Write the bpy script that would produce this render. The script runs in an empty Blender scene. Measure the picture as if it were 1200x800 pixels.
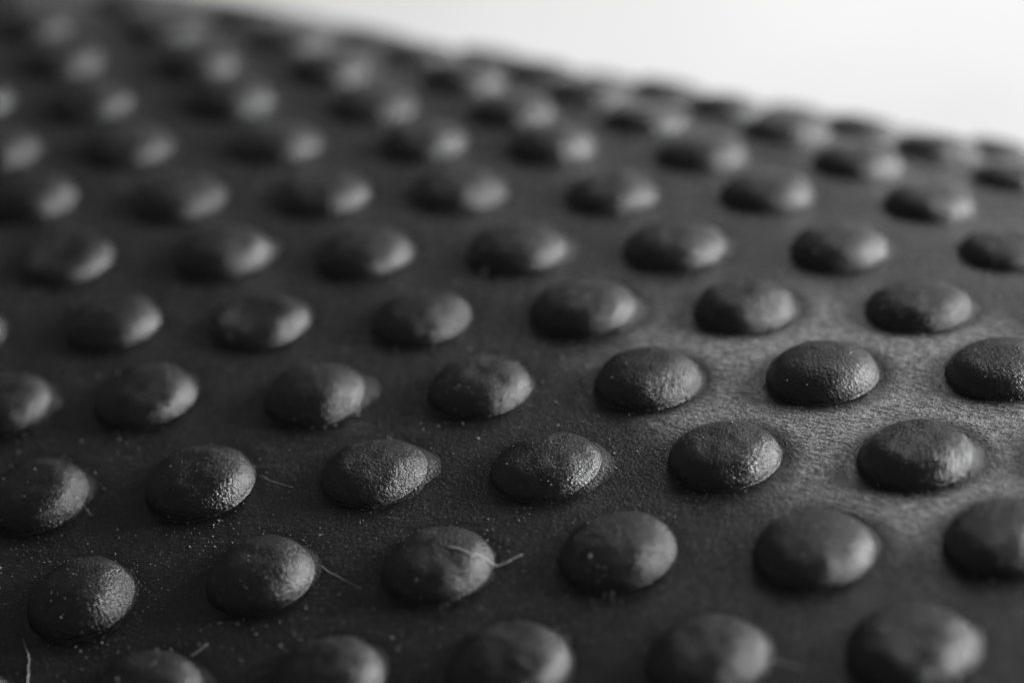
import bpy, math, random
import numpy as np
from mathutils import Matrix, Vector

random.seed(7)
rng = np.random.default_rng(7)
S = 0.01                                    # one stud pitch = 1 cm; all lengths below are in pitches, scaled by S
sc = bpy.context.scene
col = sc.collection

# ------------------------------------------------------------------ camera
CAM = Vector((3.5156538588, -14.9265953520, 9.1982757851)) * S
RIGHT = (0.981486067, 0.137920308, -0.132902553)
DOWN = (-0.042815849, -0.518338088, -0.854103290)
FWD = (-0.186686644, 0.843980815, -0.502836436)
cam_data = bpy.data.cameras.new('camera')
cam = bpy.data.objects.new('camera', cam_data)
col.objects.link(cam)
m = Matrix(((RIGHT[0], -DOWN[0], -FWD[0], CAM.x),
            (RIGHT[1], -DOWN[1], -FWD[1], CAM.y),
            (RIGHT[2], -DOWN[2], -FWD[2], CAM.z),
            (0, 0, 0, 1)))
cam.matrix_world = m
cam_data.sensor_width = 36.0
cam_data.lens = 108.0
cam_data.clip_start = 0.005
cam_data.clip_end = 50.0
cam_data.dof.use_dof = True
cam_data.dof.focus_distance = 17.00 * S
cam_data.dof.aperture_fstop = 18.0
cam_data.dof.aperture_blades = 7
sc.camera = cam

# ------------------------------------------------------------------ world and lamps (a room with one bright window)
world = bpy.data.worlds.new('World')
sc.world = world
world.use_nodes = True
bg = world.node_tree.nodes['Background']
bg.inputs[0].default_value = (1, 1, 1, 1)
bg.inputs[1].default_value = 0.10


def area(name, loc, target, sx, sy, power):
    d = bpy.data.lights.new(name, 'AREA')
    d.shape = 'RECTANGLE'
    d.size, d.size_y = sx * S, sy * S
    d.energy = power
    o = bpy.data.objects.new(name, d)
    o.location = Vector(loc) * S
    o.rotation_euler = (Vector(target) - Vector(loc)).to_track_quat('-Z', 'Y').to_euler()
    col.objects.link(o)
    return o


area('window_pane_light', (46, 33, 16), (2, 1, 0), 8, 16, 3.5)
area('window_pane_light', (57, 9, 16), (2, 1, 0), 9, 16, 4.6)
area('bright_wall_light', (22, 58, 25), (3, 2, 0), 40, 22, 0.9)

sc.view_settings.view_transform = 'Standard'
sc.view_settings.look = 'None'
sc.view_settings.exposure = 0.0
sc.view_settings.gamma = 1.0
sc.view_settings.use_curve_mapping = False
sc.cycles.use_denoising = True
sc.cycles.max_bounces = 5

# ------------------------------------------------------------------ surface of the curved sheet
PHI, K0, K1, K2 = 1.0827653398, 0.0518584386, 4.145174e-05, 0.0012837875
PITCH_Y = 0.8659790661
HALF_T = 9.5
TABLE_Z = -5.0
_g = np.linspace(-20, 24, 8801)
_th = np.clip(K0 * _g + K1 * _g ** 2 + K2 * _g ** 3, -1.38, 1.38)
_dg = _g[1] - _g[0]
_cx = np.concatenate([[0], np.cumsum((np.cos(_th[1:]) + np.cos(_th[:-1])) / 2 * _dg)])
_cz = np.concatenate([[0], np.cumsum(-(np.sin(_th[1:]) + np.sin(_th[:-1])) / 2 * _dg)])
_cx -= np.interp(0, _g, _cx)
_cz -= np.interp(0, _g, _cz)
S_LO = float(np.interp(TABLE_Z + 0.22, _cz[_g < 0], _g[_g < 0]))
S_HI = float(-np.interp(-(TABLE_Z + 0.22), -_cz[_g > 0], -_g[_g > 0]))
CP, SP = math.cos(PHI), math.sin(PHI)


def vnoise(x, y, z, seed=0):
    """smooth value noise, vectorised, about -1..1"""
    def h(i, j, k):
        n = (i * 374761393 + j * 668265263 + k * 1274126177 + seed * 974634777) & 0xffffffff
        n = ((n ^ (n >> 13)) * 1274126177) & 0xffffffff
        return ((n ^ (n >> 16)) & 0xffff) / 32767.5 - 1.0
    x, y, z = np.broadcast_arrays(np.asarray(x, float), np.asarray(y, float), np.asarray(z, float))
    xi, yi, zi = (np.floor(a).astype(np.int64) for a in (x, y, z))
    f = [a - b for a, b in ((x, xi), (y, yi), (z, zi))]
    f = [t * t * (3 - 2 * t) for t in f]
    r = 0
    for i in (0, 1):
        for j in (0, 1):
            for k in (0, 1):
                w = (f[0] if i else 1 - f[0]) * (f[1] if j else 1 - f[1]) * (f[2] if k else 1 - f[2])
                r = r + w * h(xi + i, yi + j, zi + k)
    return r


def undulation(X, Y):
    return 0.020 * vnoise(X * 0.55, Y * 0.55, 0, 3) + 0.008 * vnoise(X * 1.5, Y * 1.5, 0, 4) \
        + 0.09 * np.exp(-((X + 3.6) ** 2 + (Y - 8.0) ** 2) / 5.0)


def surf(X, Y, H):
    """flat sheet coordinates (X, Y) and height above the sheet -> bent 3-D point"""
    X, Y, H = (np.asarray(a, float) for a in (X, Y, H))
    s = CP * X + SP * Y
    t = -SP * X + CP * Y
    th = np.interp(s, _g, _th)
    px = np.interp(s, _g, _cx) + np.sin(th) * H
    pz = np.interp(s, _g, _cz) + np.cos(th) * H
    return np.stack([CP * px - SP * t, SP * px + CP * t, pz], -1)


# stud lattice: small measured irregularities of the moulded grid
OFF = {(-0.5, -2): (0.044, 0.017), (0.5, -2): (0.038, 0.028), (1.5, -2): (-0.008, 0.045), (2.5, -2): (0.02, 0.011), (3.5, -2): (0.048, 0.006), (-1.0, -1): (-0.002, -0.084), (0.0, -1): (0.01, 0.003), (1.0, -1): (-0.001, 0.008), (2.0, -1): (-0.02, 0.031), (3.0, -1): (0.021, -0.03), (4.0, -1): (0.013, 0.016), (-1.5, 0): (0.002, -0.023), (-0.5, 0): (-0.016, -0.009), (0.5, 0): (0.001, 0.01), (1.5, 0): (-0.011, -0.026), (2.5, 0): (-0.015, 0.002), (3.5, 0): (0.031, -0.053), (-2.0, 1): (0.035, 0.056), (-1.0, 1): (-0.057, 0.031), (0.0, 1): (0.0, -0.048), (1.0, 1): (-0.015, -0.039), (2.0, 1): (-0.028, -0.022), (3.0, 1): (-0.027, 0.004), (4.0, 1): (-0.01, 0.022), (-1.5, 2): (0.018, 0.041), (-0.5, 2): (-0.021, -0.028), (0.5, 2): (-0.002, -0.073), (1.5, 2): (-0.01, -0.009), (2.5, 2): (-0.037, -0.017), (3.5, 2): (-0.009, -0.01), (-2.0, 3): (-0.02, 0.021), (-1.0, 3): (0.043, -0.005), (0.0, 3): (-0.026, -0.051), (1.0, 3): (-0.039, -0.05), (2.0, 3): (-0.045, -0.017), (3.0, 3): (-0.022, -0.036), (4.0, 3): (0.019, 0.016), (-2.5, 4): (-0.014, 0.069), (-1.5, 4): (0.032, -0.019), (-0.5, 4): (0.017, 0.016), (0.5, 4): (-0.073, 0.041), (1.5, 4): (-0.05, 0.001), (2.5, 4): (-0.044, 0.072), (3.5, 4): (0.013, -0.022), (-2.0, 5): (-0.069, 0.048), (-1.0, 5): (-0.006, 0.071), (0.0, 5): (0.028, 0.092), (1.0, 5): (-0.077, 0.035), (2.0, 5): (-0.042, -0.015), (3.0, 5): (0.009, -0.045), (4.0, 5): (0.057, 0.047), (-2.5, 6): (-0.06, -0.032), (-1.5, 6): (-0.034, 0.06), (-0.5, 6): (0.016, 0.04), (0.5, 6): (0.03, -0.016), (1.5, 6): (-0.03, -0.03), (2.5, 6): (-0.022, -0.04), (3.5, 6): (0.03, -0.02), (-2.0, 7): (0.02, -0.009), (-1.0, 7): (0.03, -0.02), (0.0, 7): (0.03, -0.01), (1.0, 7): (-0.03, -0.006), (2.0, 7): (-0.01, -0.03)}
studs = []                                  # (X, Y, R, h, seed)
for r in range(-9, 13):
    for c in range(-9, 11):
        u = c + (0.5 if r % 2 == 0 else 0.0)
        du, dv = OFF.get((u, r), (random.gauss(0, .02), random.gauss(0, .02)))
        X, Y = (u + du) - 1.0, (r + dv - 1.0) * PITCH_Y
        s, t = CP * X + SP * Y, -SP * X + CP * Y
        if not (S_LO + 1.0 < s < S_HI - 1.0 and abs(t) < HALF_T - 0.6):
            continue
        p = surf(X, Y, 0)
        d = p - np.array(CAM) / S
        z = d @ np.array(FWD)
        ix, iy = 600 + 3600 * (d @ np.array(RIGHT)) / z, 400 + 3600 * (d @ np.array(DOWN)) / z
        if not (-700 < ix < 1900 and -260 < iy < 1300):
            continue
        R = 0.312 * (1 + random.uniform(-.035, .035)) + (0.008 if ix > 950 and iy > 400 else 0)
        h = 0.138 + 0.04 * max(0, min(1, (700 - ix) / 600)) * max(0, min(1, (iy - 350) / 300)) + random.uniform(-.016, .016)
        if r >= 10:                         # the band of sheet beyond the last row is bare
            continue
        if r >= 8:
            h *= (0.8 if r == 8 else 0.5) if u < 1.5 else 0.9
        if (u, r) in ((-0.5, 2), (-2.0, 3)):
            h *= 0.8
        studs.append((X, Y, R, h, len(studs)))


def stud_profile(rho, h, fil=0.006, wid=0.10):
    """height of dome and of the fillet that joins it to the sheet, rho = radius / foot radius"""
    rho = np.asarray(rho, float)
    dome = h * np.clip(1 - np.clip(rho, 0, 1) ** 2.9, 0, 1) ** 0.58 - 0.004 * np.clip(rho, 0, 1) ** 8
    fillet = fil * np.where(rho < 1, np.clip(rho, 0, 1) ** 6, np.exp(-(np.clip(rho - 1, 0, 9) / wid) ** 1.5))
    skirt = -0.004 - 0.03 * np.clip(rho - 1.36, 0, 1)
    return np.where(rho < 1, dome + fillet, skirt + fillet)


SX = np.array([a[0] for a in studs]); SY = np.array([a[1] for a in studs])
SR = np.array([a[2] for a in studs]); SH = np.array([a[3] for a in studs])


def relief(X, Y):
    """height of whatever stands at (X, Y): bare sheet or stud"""
    d = np.hypot(X - SX, Y - SY) / SR
    i = int(np.argmin(d))
    b = float(undulation(np.array(X), np.array(Y)))
    if d[i] < 1.2:
        return b + max(0.0, float(stud_profile(d[i], SH[i])))
    return b


# ------------------------------------------------------------------ materials
def nodes_of(mat):
    mat.use_nodes = True
    nt = mat.node_tree
    return nt, nt.nodes['Principled BSDF']


def N(nt, t, **kw):
    n = nt.nodes.new(t)
    for k, v in kw.items():
        setattr(n, k, v)
    return n


def mathn(nt, op, a, b=None, clamp=False):
    n = N(nt, 'ShaderNodeMath', operation=op)
    n.use_clamp = clamp
    for i, v in enumerate((a, b)):
        if v is None:
            continue
        if isinstance(v, (int, float)):
            n.inputs[i].default_value = v
        else:
            nt.links.new(v, n.inputs[i])
    return n.outputs[0]


def noise(nt, vec, scale, detail=3, rough=0.55):
    n = N(nt, 'ShaderNodeTexNoise')
    n.inputs['Scale'].default_value = scale
    n.inputs['Detail'].default_value = detail
    n.inputs['Roughness'].default_value = rough
    nt.links.new(vec, n.inputs['Vector'])
    return n.outputs['Fac']


def ramp(nt, fac, lo, hi, a=0.0, b=1.0):
    n = N(nt, 'ShaderNodeMapRange', interpolation_type='SMOOTHSTEP')
    nt.links.new(fac, n.inputs[0])
    for i, v in zip((1, 2, 3, 4), (lo, hi, a, b)):
        n.inputs[i].default_value = v
    return n.outputs[0]


def grey(nt, val):
    n = N(nt, 'ShaderNodeCombineColor')
    for i in range(3):
        nt.links.new(val, n.inputs[i])
    return n.outputs[0]


def rubber(name, stud):
    mat = bpy.data.materials.new(name)
    nt, P = nodes_of(mat)
    tc = N(nt, 'ShaderNodeTexCoord')
    co = tc.outputs['Object']
    if stud:                                # every stud gets its own piece of the noise
        oi = N(nt, 'ShaderNodeObjectInfo')
        k = mathn(nt, 'MULTIPLY', oi.outputs['Random'], 3.0)
        ad = N(nt, 'ShaderNodeVectorMath', operation='ADD')
        nt.links.new(co, ad.inputs[0]); nt.links.new(k, ad.inputs[1])
        co = ad.outputs[0]
    u = 1.0 / S
    fine = noise(nt, co, 52 * u, 3, 0.65)
    mid = noise(nt, co, 14 * u, 3, 0.6)
    big = noise(nt, co, 1.6 * u, 3, 0.6)
    # streaks: noise drawn out along one rubbing direction
    mp = N(nt, 'ShaderNodeMapping', vector_type='TEXTURE')
    mp.inputs['Rotation'].default_value = (0, 0, math.radians(-24))
    mp.inputs['Scale'].default_value = (2.5, 1.0, 1.0)
    nt.links.new(co, mp.inputs[0])
    streak = noise(nt, mp.outputs[0], 40 * u, 4, 0.72)
    if stud:
        wear_sheen = ramp(nt, big, 0.42, 0.68)
        ws = mathn(nt, 'MULTIPLY', wear_sheen, 0.5)
    else:
        # one scuffed patch on the sheet, its pale colour also painting in the sheen
        sx = N(nt, 'ShaderNodeSeparateXYZ'); nt.links.new(co, sx.inputs[0])
        ax, ay = math.cos(math.radians(-33)), math.sin(math.radians(-33))
        cx, cy = 2.75 * S, -0.48 * S
        dx = mathn(nt, 'SUBTRACT', sx.outputs[0], cx)
        dy = mathn(nt, 'SUBTRACT', sx.outputs[1], cy)
        along = mathn(nt, 'ADD', mathn(nt, 'MULTIPLY', dx, ax), mathn(nt, 'MULTIPLY', dy, ay))
        across = mathn(nt, 'SUBTRACT', mathn(nt, 'MULTIPLY', dy, ax), mathn(nt, 'MULTIPLY', dx, ay))
        q = mathn(nt, 'ADD', mathn(nt, 'POWER', mathn(nt, 'DIVIDE', along, 2.3 * S), 2.0),
                  mathn(nt, 'POWER', mathn(nt, 'DIVIDE', across, 1.25 * S), 2.0))
        q = mathn(nt, 'ADD', q, mathn(nt, 'MULTIPLY', mathn(nt, 'SUBTRACT', big, 0.5), 1.6))
        at = N(nt, 'ShaderNodeAttribute', attribute_name='rub_sheen')
        wear_sheen = mathn(nt, 'MULTIPLY', ramp(nt, q, 0.35, 1.35, 1.0, 0.06), at.outputs['Fac'])
        ws = wear_sheen
    streak = mathn(nt, 'ADD', mathn(nt, 'MULTIPLY', streak, 0.66), mathn(nt, 'MULTIPLY', fine, 0.34))
    # long faint scratches all over
    mp2 = N(nt, 'ShaderNodeMapping', vector_type='TEXTURE')
    mp2.inputs['Rotation'].default_value = (0, 0, math.radians(-9))
    mp2.inputs['Scale'].default_value = (9.0, 1.0, 1.0)
    nt.links.new(co, mp2.inputs[0])
    scr = ramp(nt, noise(nt, mp2.outputs[0], 34 * u, 2, 0.6), 0.60, 0.74)
    grit = mathn(nt, 'ADD', mathn(nt, 'MULTIPLY', fine, 0.6), mathn(nt, 'MULTIPLY', mid, 0.4))
    hgt = mathn(nt, 'ADD', grit, mathn(nt, 'MULTIPLY', mathn(nt, 'MULTIPLY', streak, ws), 1.5 if stud else 2.2))
    bp = N(nt, 'ShaderNodeBump')
    bp.inputs['Strength'].default_value = 0.62
    bp.inputs['Distance'].default_value = (0.030 if stud else 0.019) * S
    nt.links.new(hgt, bp.inputs['Height'])
    nt.links.new(bp.outputs[0], P.inputs['Normal'])
    speck = noise(nt, co, 75 * u, 2, 0.6)
    spots = mathn(nt, 'ADD', ramp(nt, fine, 0.55, 0.78, 0.0, 0.045), ramp(nt, speck, 0.60, 0.80, 0.0, 0.09))
    base = mathn(nt, 'ADD', mathn(nt, 'ADD', mathn(nt, 'MULTIPLY', mid, 0.008), 0.002), mathn(nt, 'ADD', mathn(nt, 'MULTIPLY', spots, 0.7), mathn(nt, 'MULTIPLY', scr, 0.022)))
    rub_sheen = mathn(nt, 'MULTIPLY', ws, ramp(nt, streak, 0.39, 0.66, 0.0 if stud else 0.08, 0.04 if stud else 0.36))
    nt.links.new(grey(nt, mathn(nt, 'ADD', base, rub_sheen)), P.inputs['Base Color'])
    if stud:
        rg = mathn(nt, 'ADD', mathn(nt, 'MULTIPLY', big, 0.14), mathn(nt, 'ADD', mathn(nt, 'MULTIPLY', oi.outputs['Random'], 0.12), 0.12))
    else:
        rg = mathn(nt, 'ADD', mathn(nt, 'MULTIPLY', ramp(nt, big, 0.35, 0.65), 0.16), 0.16)
    nt.links.new(rg, P.inputs['Roughness'])
    P.inputs['Specular IOR Level'].default_value = 0.7 if stud else 0.55
    return mat


def plain(name, v, rough, spec=0.4):
    mat = bpy.data.materials.new(name)
    nt, P = nodes_of(mat)
    tc = N(nt, 'ShaderNodeTexCoord')
    n = noise(nt, tc.outputs['Object'], 40 / S, 2)
    nt.links.new(grey(nt, mathn(nt, 'ADD', mathn(nt, 'MULTIPLY', n, v * 0.25), v * 0.85)), P.inputs['Base Color'])
    P.inputs['Roughness'].default_value = rough
    P.inputs['Specular IOR Level'].default_value = spec
    return mat


M_SHEET = rubber('black_rubber_sheet', False)
M_STUD = rubber('black_rubber_stud', True)
M_RIDGE = plain('rubber_flash', 0.20, 0.4, 0.6)
M_DUST = plain('pale_dust', 0.28, 0.8, 0.3)
M_LINT = plain('pale_lint', 0.4, 0.6)

mt = bpy.data.materials.new('white_table_lacquer')
nt, P = nodes_of(mt)
tc = N(nt, 'ShaderNodeTexCoord')
n1 = noise(nt, tc.outputs['Object'], 0.12 / S, 3)
nt.links.new(grey(nt, mathn(nt, 'ADD', mathn(nt, 'MULTIPLY', n1, 0.42), 0.60)), P.inputs['Base Color'])
P.inputs['Roughness'].default_value = 0.6
P.inputs['Specular IOR Level'].default_value = 0.2
M_TABLE = mt


# ------------------------------------------------------------------ mesh helpers
def mesh_obj(name, verts, faces, mat, parent=None, origin=None, smooth=True):
    verts = np.asarray(verts, float) * S
    o0 = np.zeros(3) if origin is None else np.asarray(origin, float) * S
    me = bpy.data.meshes.new(name)
    me.from_pydata((verts - o0).tolist(), [], faces)
    me.update()
    if smooth:
        me.polygons.foreach_set('use_smooth', [True] * len(me.polygons))
    me.materials.append(mat)
    o = bpy.data.objects.new(name, me)
    o.location = o0
    if parent is not None:
        o.parent = parent
    col.objects.link(o)
    return o


def tube(pts, rad, sides=6):
    """a thin tapering thread through 3-D points"""
    pts = np.asarray(pts, float)
    n = len(pts)
    vs, fs = [], []
    tan = np.gradient(pts, axis=0)
    tan /= np.linalg.norm(tan, axis=1)[:, None] + 1e-12
    for i in range(n):
        a = np.cross(tan[i], (0.13, 0.2, 0.97)); a /= np.linalg.norm(a) + 1e-12
        b = np.cross(tan[i], a)
        w = rad * (1.0 if 0 < i < n - 1 else 0.25) * (0.75 + 0.5 * random.random())
        for k in range(sides):
            t = 2 * math.pi * k / sides
            vs.append(pts[i] + w * (math.cos(t) * a + math.sin(t) * b))
    for i in range(n - 1):
        for k in range(sides):
            k2 = (k + 1) % sides
            fs.append((i * sides + k, i * sides + k2, (i + 1) * sides + k2, (i + 1) * sides + k))
    fs.append(tuple(range(sides))[::-1]); fs.append(tuple(range((n - 1) * sides, n * sides)))
    return vs, fs


# ------------------------------------------------------------------ the table
tx, ty, tz = 130, 130, 3.0
nx = 24
vs, fs = [], []
bm_w, bm_d = 140.0, 150.0
b = 0.4
x0, x1, y0, y1 = -70.0, 75.0, -55.0, 95.0
ring = [(x0 + b, y0 + b, 0), (x1 - b, y0 + b, 0), (x1 - b, y1 - b, 0), (x0 + b, y1 - b, 0),
        (x0, y0, -b), (x1, y0, -b), (x1, y1, -b), (x0, y1, -b),
        (x0, y0, -3), (x1, y0, -3), (x1, y1, -3), (x0, y1, -3)]
vs = [(x, y, TABLE_Z + z) for x, y, z in ring]
fs = [(0, 1, 2, 3), (11, 10, 9, 8)]
for k in range(4):
    k2 = (k + 1) % 4
    fs += [(4 + k, 4 + k2, k2, k), (8 + k, 8 + k2, 4 + k2, 4 + k)]
tb = mesh_obj('tabletop', vs, fs, M_TABLE, smooth=False)
tb['kind'] = 'structure'
tb['label'] = 'plain white tabletop under and behind the black studded mat'

# ------------------------------------------------------------------ the mat: sheet and studs
mat_root = bpy.data.objects.new('rubber_mat', None)
mat_root.empty_display_size = 0.01
mat_root.location = (0, 0, TABLE_Z * S)
col.objects.link(mat_root)
mat_root['label'] = 'black rubber mat with rows of round raised studs, arched over a white tabletop'
mat_root['category'] = 'rubber mat'
bpy.context.view_layer.update()


def part(name, verts, faces, mat, origin):
    o = mesh_obj(name, verts, faces, mat, None, origin)
    o.parent = mat_root
    o.matrix_parent_inverse = mat_root.matrix_world.inverted()
    return o


# sheet: a closed slab bent over the arch
ns, ntt = 520, 400
ss = np.linspace(S_LO, S_HI, ns)
tt = np.linspace(-HALF_T, HALF_T, ntt)
sg, tg = np.meshgrid(ss, tt, indexing='ij')
Xg, Yg = CP * sg - SP * tg, SP * sg + CP * tg
edge = np.minimum(np.minimum(sg - S_LO, S_HI - sg), HALF_T - np.abs(tg))
rnd = 0.10 * np.clip(1 - edge / 0.12, 0, 1) ** 2
top = surf(Xg, Yg, undulation(Xg, Yg) - rnd).reshape(-1, 3)
ns2, nt2 = 60, 2
bot = surf(Xg, Yg, np.full(Xg.shape, -0.22)).reshape(-1, 3)
idx = np.arange(ns * ntt).reshape(ns, ntt)
q = np.stack([idx[:-1, :-1], idx[1:, :-1], idx[1:, 1:], idx[:-1, 1:]], -1).reshape(-1, 4)
off = ns * ntt
loop = np.concatenate([idx[0, :], idx[1:, -1], idx[-1, -2::-1], idx[-2:0:-1, 0]])
l2 = np.roll(loop, -1)
side = np.stack([loop, l2, l2 + off, loop + off], -1)
faces = np.concatenate([q, q[:, ::-1] + off, side]).tolist()
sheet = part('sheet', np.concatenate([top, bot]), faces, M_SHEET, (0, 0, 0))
# unrubbed ring round each stud foot, also painting in its shade: 0 beside a stud, 1 on the open sheet
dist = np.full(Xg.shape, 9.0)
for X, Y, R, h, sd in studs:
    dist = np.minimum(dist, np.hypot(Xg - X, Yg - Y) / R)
rub_sheen = np.clip((dist - 1.10) / 0.32, 0, 1)
at = sheet.data.attributes.new('rub_sheen', 'FLOAT', 'POINT')
at.data.foreach_set('value', np.concatenate([rub_sheen.ravel(), np.zeros(len(bot))]).astype(np.float32))

# studs
NA = 56
RHO = np.concatenate([np.linspace(0.05, 0.72, 11), np.linspace(0.76, 0.97, 9), [0.985, 0.995, 1.003, 1.02, 1.045],
                      np.linspace(1.07, 1.30, 9), [1.36, 1.44]])
ang = np.linspace(0, 2 * math.pi, NA, endpoint=False)
fan = [(0, 1 + k, 1 + (k + 1) % NA) for k in range(NA)]
quads = []
for j in range(len(RHO) - 1):
    for k in range(NA):
        a, b2 = 1 + j * NA + k, 1 + j * NA + (k + 1) % NA
        quads.append((a, a + NA, b2 + NA, b2))
stud_faces = fan + quads
SUNK = {}
for (X, Y, R, h, sd) in studs:
    for (qx, qy, dep) in ((-1.521, 0.84, .035), (-3.02, 1.75, .045)):
        if math.hypot(X - qx, Y - qy) < 0.3:
            SUNK[sd] = dep
for (X, Y, R, h, sd) in studs:
    rho = np.concatenate([[0.0], np.repeat(RHO, NA)])
    an = np.concatenate([[0.0], np.tile(ang, len(RHO))])
    # slightly out-of-round foot, dented and lumpy dome
    rr = R * rho * (1 + 0.020 * vnoise(np.cos(an) * 1.3 + sd * 7.1, np.sin(an) * 1.3, sd * 1.7, 11))
    lx, ly = rr * np.cos(an), rr * np.sin(an)
    inside = np.clip((1.02 - rho) / 0.12, 0, 1)
    a0 = -0.15 + 0.5 * random.random()
    lobe = np.clip(np.cos(an - a0), 0, 1) ** 2.5 * min(0.9, max(0.0, random.gauss(0.40, 0.32)))
    lobe = lobe * (1 + 0.5 * vnoise(np.cos(an) * 3 + sd, np.sin(an) * 3, sd * 2.3, 21))
    z = stud_profile(rho, h, 0.004 + 0.030 * lobe, 0.07 + 0.10 * np.clip(lobe, 0, 1.2))
    z = z + inside * (0.0065 * vnoise(lx * 5 + sd * 3.3, ly * 5, sd, 5) + 0.0055 * vnoise(lx * 13 + sd, ly * 13, sd, 6))
    if sd in SUNK:                          # a few studs are dented in the middle
        z = z - SUNK[sd] * np.exp(-(np.hypot(lx + 0.03, ly + 0.02) / (0.55 * R)) ** 4)
    z = z + (1 - inside) * 0.004 * vnoise(lx * 9 + sd, ly * 9, sd, 8) * (rho < 1.25)
    gx, gy = X + lx, Y + ly
    v = surf(gx, gy, z + undulation(gx, gy))
    part('stud', v, stud_faces, M_STUD, surf(X, Y, 0))

print('studs', len(studs))


# ------------------------------------------------------------------ mould ridges, lint and dust
def drape(pts, lift, n=14, wob=0.012, bare=False):
    """a thread laid over the relief along sheet coordinates"""
    pts = np.asarray(pts, float)
    k = np.linspace(0, len(pts) - 1, n)
    X = np.interp(k, np.arange(len(pts)), pts[:, 0]) + rng.normal(0, wob, n) * np.sin(np.linspace(0, math.pi, n))
    Y = np.interp(k, np.arange(len(pts)), pts[:, 1]) + rng.normal(0, wob, n) * np.sin(np.linspace(0, math.pi, n))
    H = np.array([relief(x, y) + lift for x, y in zip(X, Y)])
    if bare:                                # keep only the stretch on the open sheet
        k = np.array([np.min(np.hypot(x - SX, y - SY) / SR) > 1.08 for x, y in zip(X, Y)])
        X, Y, H = X[k], Y[k], H[k]
    return surf(X, Y, H)


RIDGES = [([(-1.234, -0.747), (-1.099, -0.864), (-0.95, -0.935)], 0.011),
          ([(-0.75, -1.551), (-0.611, -1.708), (-0.392, -1.87)], 0.011),
          ([(-1.337, -2.338), (-1.253, -2.284), (-1.187, -2.208)], 0.012),
          ([(-2.251, -0.913), (-2.182, -0.982), (-2.119, -1.073)], 0.013),
          ([(1.858, -2.626), (1.968, -2.686), (2.12, -2.756)], 0.016),
          ([(2.145, -1.401), (2.2, -1.413), (2.26, -1.456)], 0.018)]
for pts, rad in RIDGES:
    v, f = tube(drape(pts, -0.2 * rad, 22, 0.001, True), rad * 0.45)
    part('mould_ridge', v, f, M_RIDGE, v[0])


def lint(pts, rad, label):
    v, f = tube(drape(pts, 0.004, 20, 0.006), rad)
    o = mesh_obj('lint_fibre', v, f, M_LINT, None, v[0])
    o['label'] = label
    o['category'] = 'lint fibre'


lint([(0.07, -1.73), (0.23, -1.77), (0.36, -1.74), (0.46, -1.66)], 0.005,
     'fine pale fibre lying across the right side of a stud near the bottom centre')
lint([(-2.284, -2.048), (-2.203, -2.217), (-2.172, -2.407)], 0.0035,
     'fine pale fibre on the bare black sheet in the bottom left corner')

CRUMBS = [(-0.2, 1.392, .026), (-1.337, -1.196, .011), (-0.234, -1.018, .010), (0.455, -0.197, .012), (0.855, -0.939, .011),
          (-1.808, -2.137, .009), (-1.919, -2.188, .008), (-2.386, -2.08, .008), (-0.702, -0.24, .011),
          (0.052, -0.548, .011), (0.86, -0.764, .010)]
spk = list(CRUMBS)
while len(spk) < 15000:
    X, Y = rng.uniform(-4.2, 6.0), rng.uniform(-3.6, 4.5)
    n = vnoise(X * 1.1, Y * 1.1, 0, 31) + 0.6 * vnoise(X * 4, Y * 4, 0, 32)
    near = float(np.min(np.hypot(X - SX, Y - SY) / SR))
    if 1.0 < near < 1.3:
        n += 0.45
    if n + 0.25 < rng.uniform(-0.6, 1.0):
        continue
    spk.append((X, Y, min(0.0085, 0.0021 * math.exp(abs(rng.normal(0, 0.55))))))
OCT_F = ((0, 2, 4), (2, 1, 4), (1, 3, 4), (3, 0, 4), (2, 0, 5), (1, 2, 5), (3, 1, 5), (0, 3, 5))
vs, fs = [], []
for X, Y, r in spk:
    c = surf(X, Y, relief(X, Y) + 0.3 * r)
    a = rng.normal(size=3); a /= np.linalg.norm(a)
    b = np.cross(a, rng.normal(size=3)); b /= np.linalg.norm(b)
    n = np.cross(a, b)
    k = rng.uniform(0.6, 1.3, 6) * r
    o = len(vs)
    vs += [c + a * k[0], c - a * k[1], c + b * k[2], c - b * k[3], c + n * k[4], c - n * k[5]]
    fs += [tuple(o + i for i in t) for t in OCT_F]
d = mesh_obj('dust', vs, fs, M_DUST, None, None, smooth=False)
d['kind'] = 'stuff'
d['label'] = 'fine pale dust specks scattered over the black rubber'
d['category'] = 'dust'
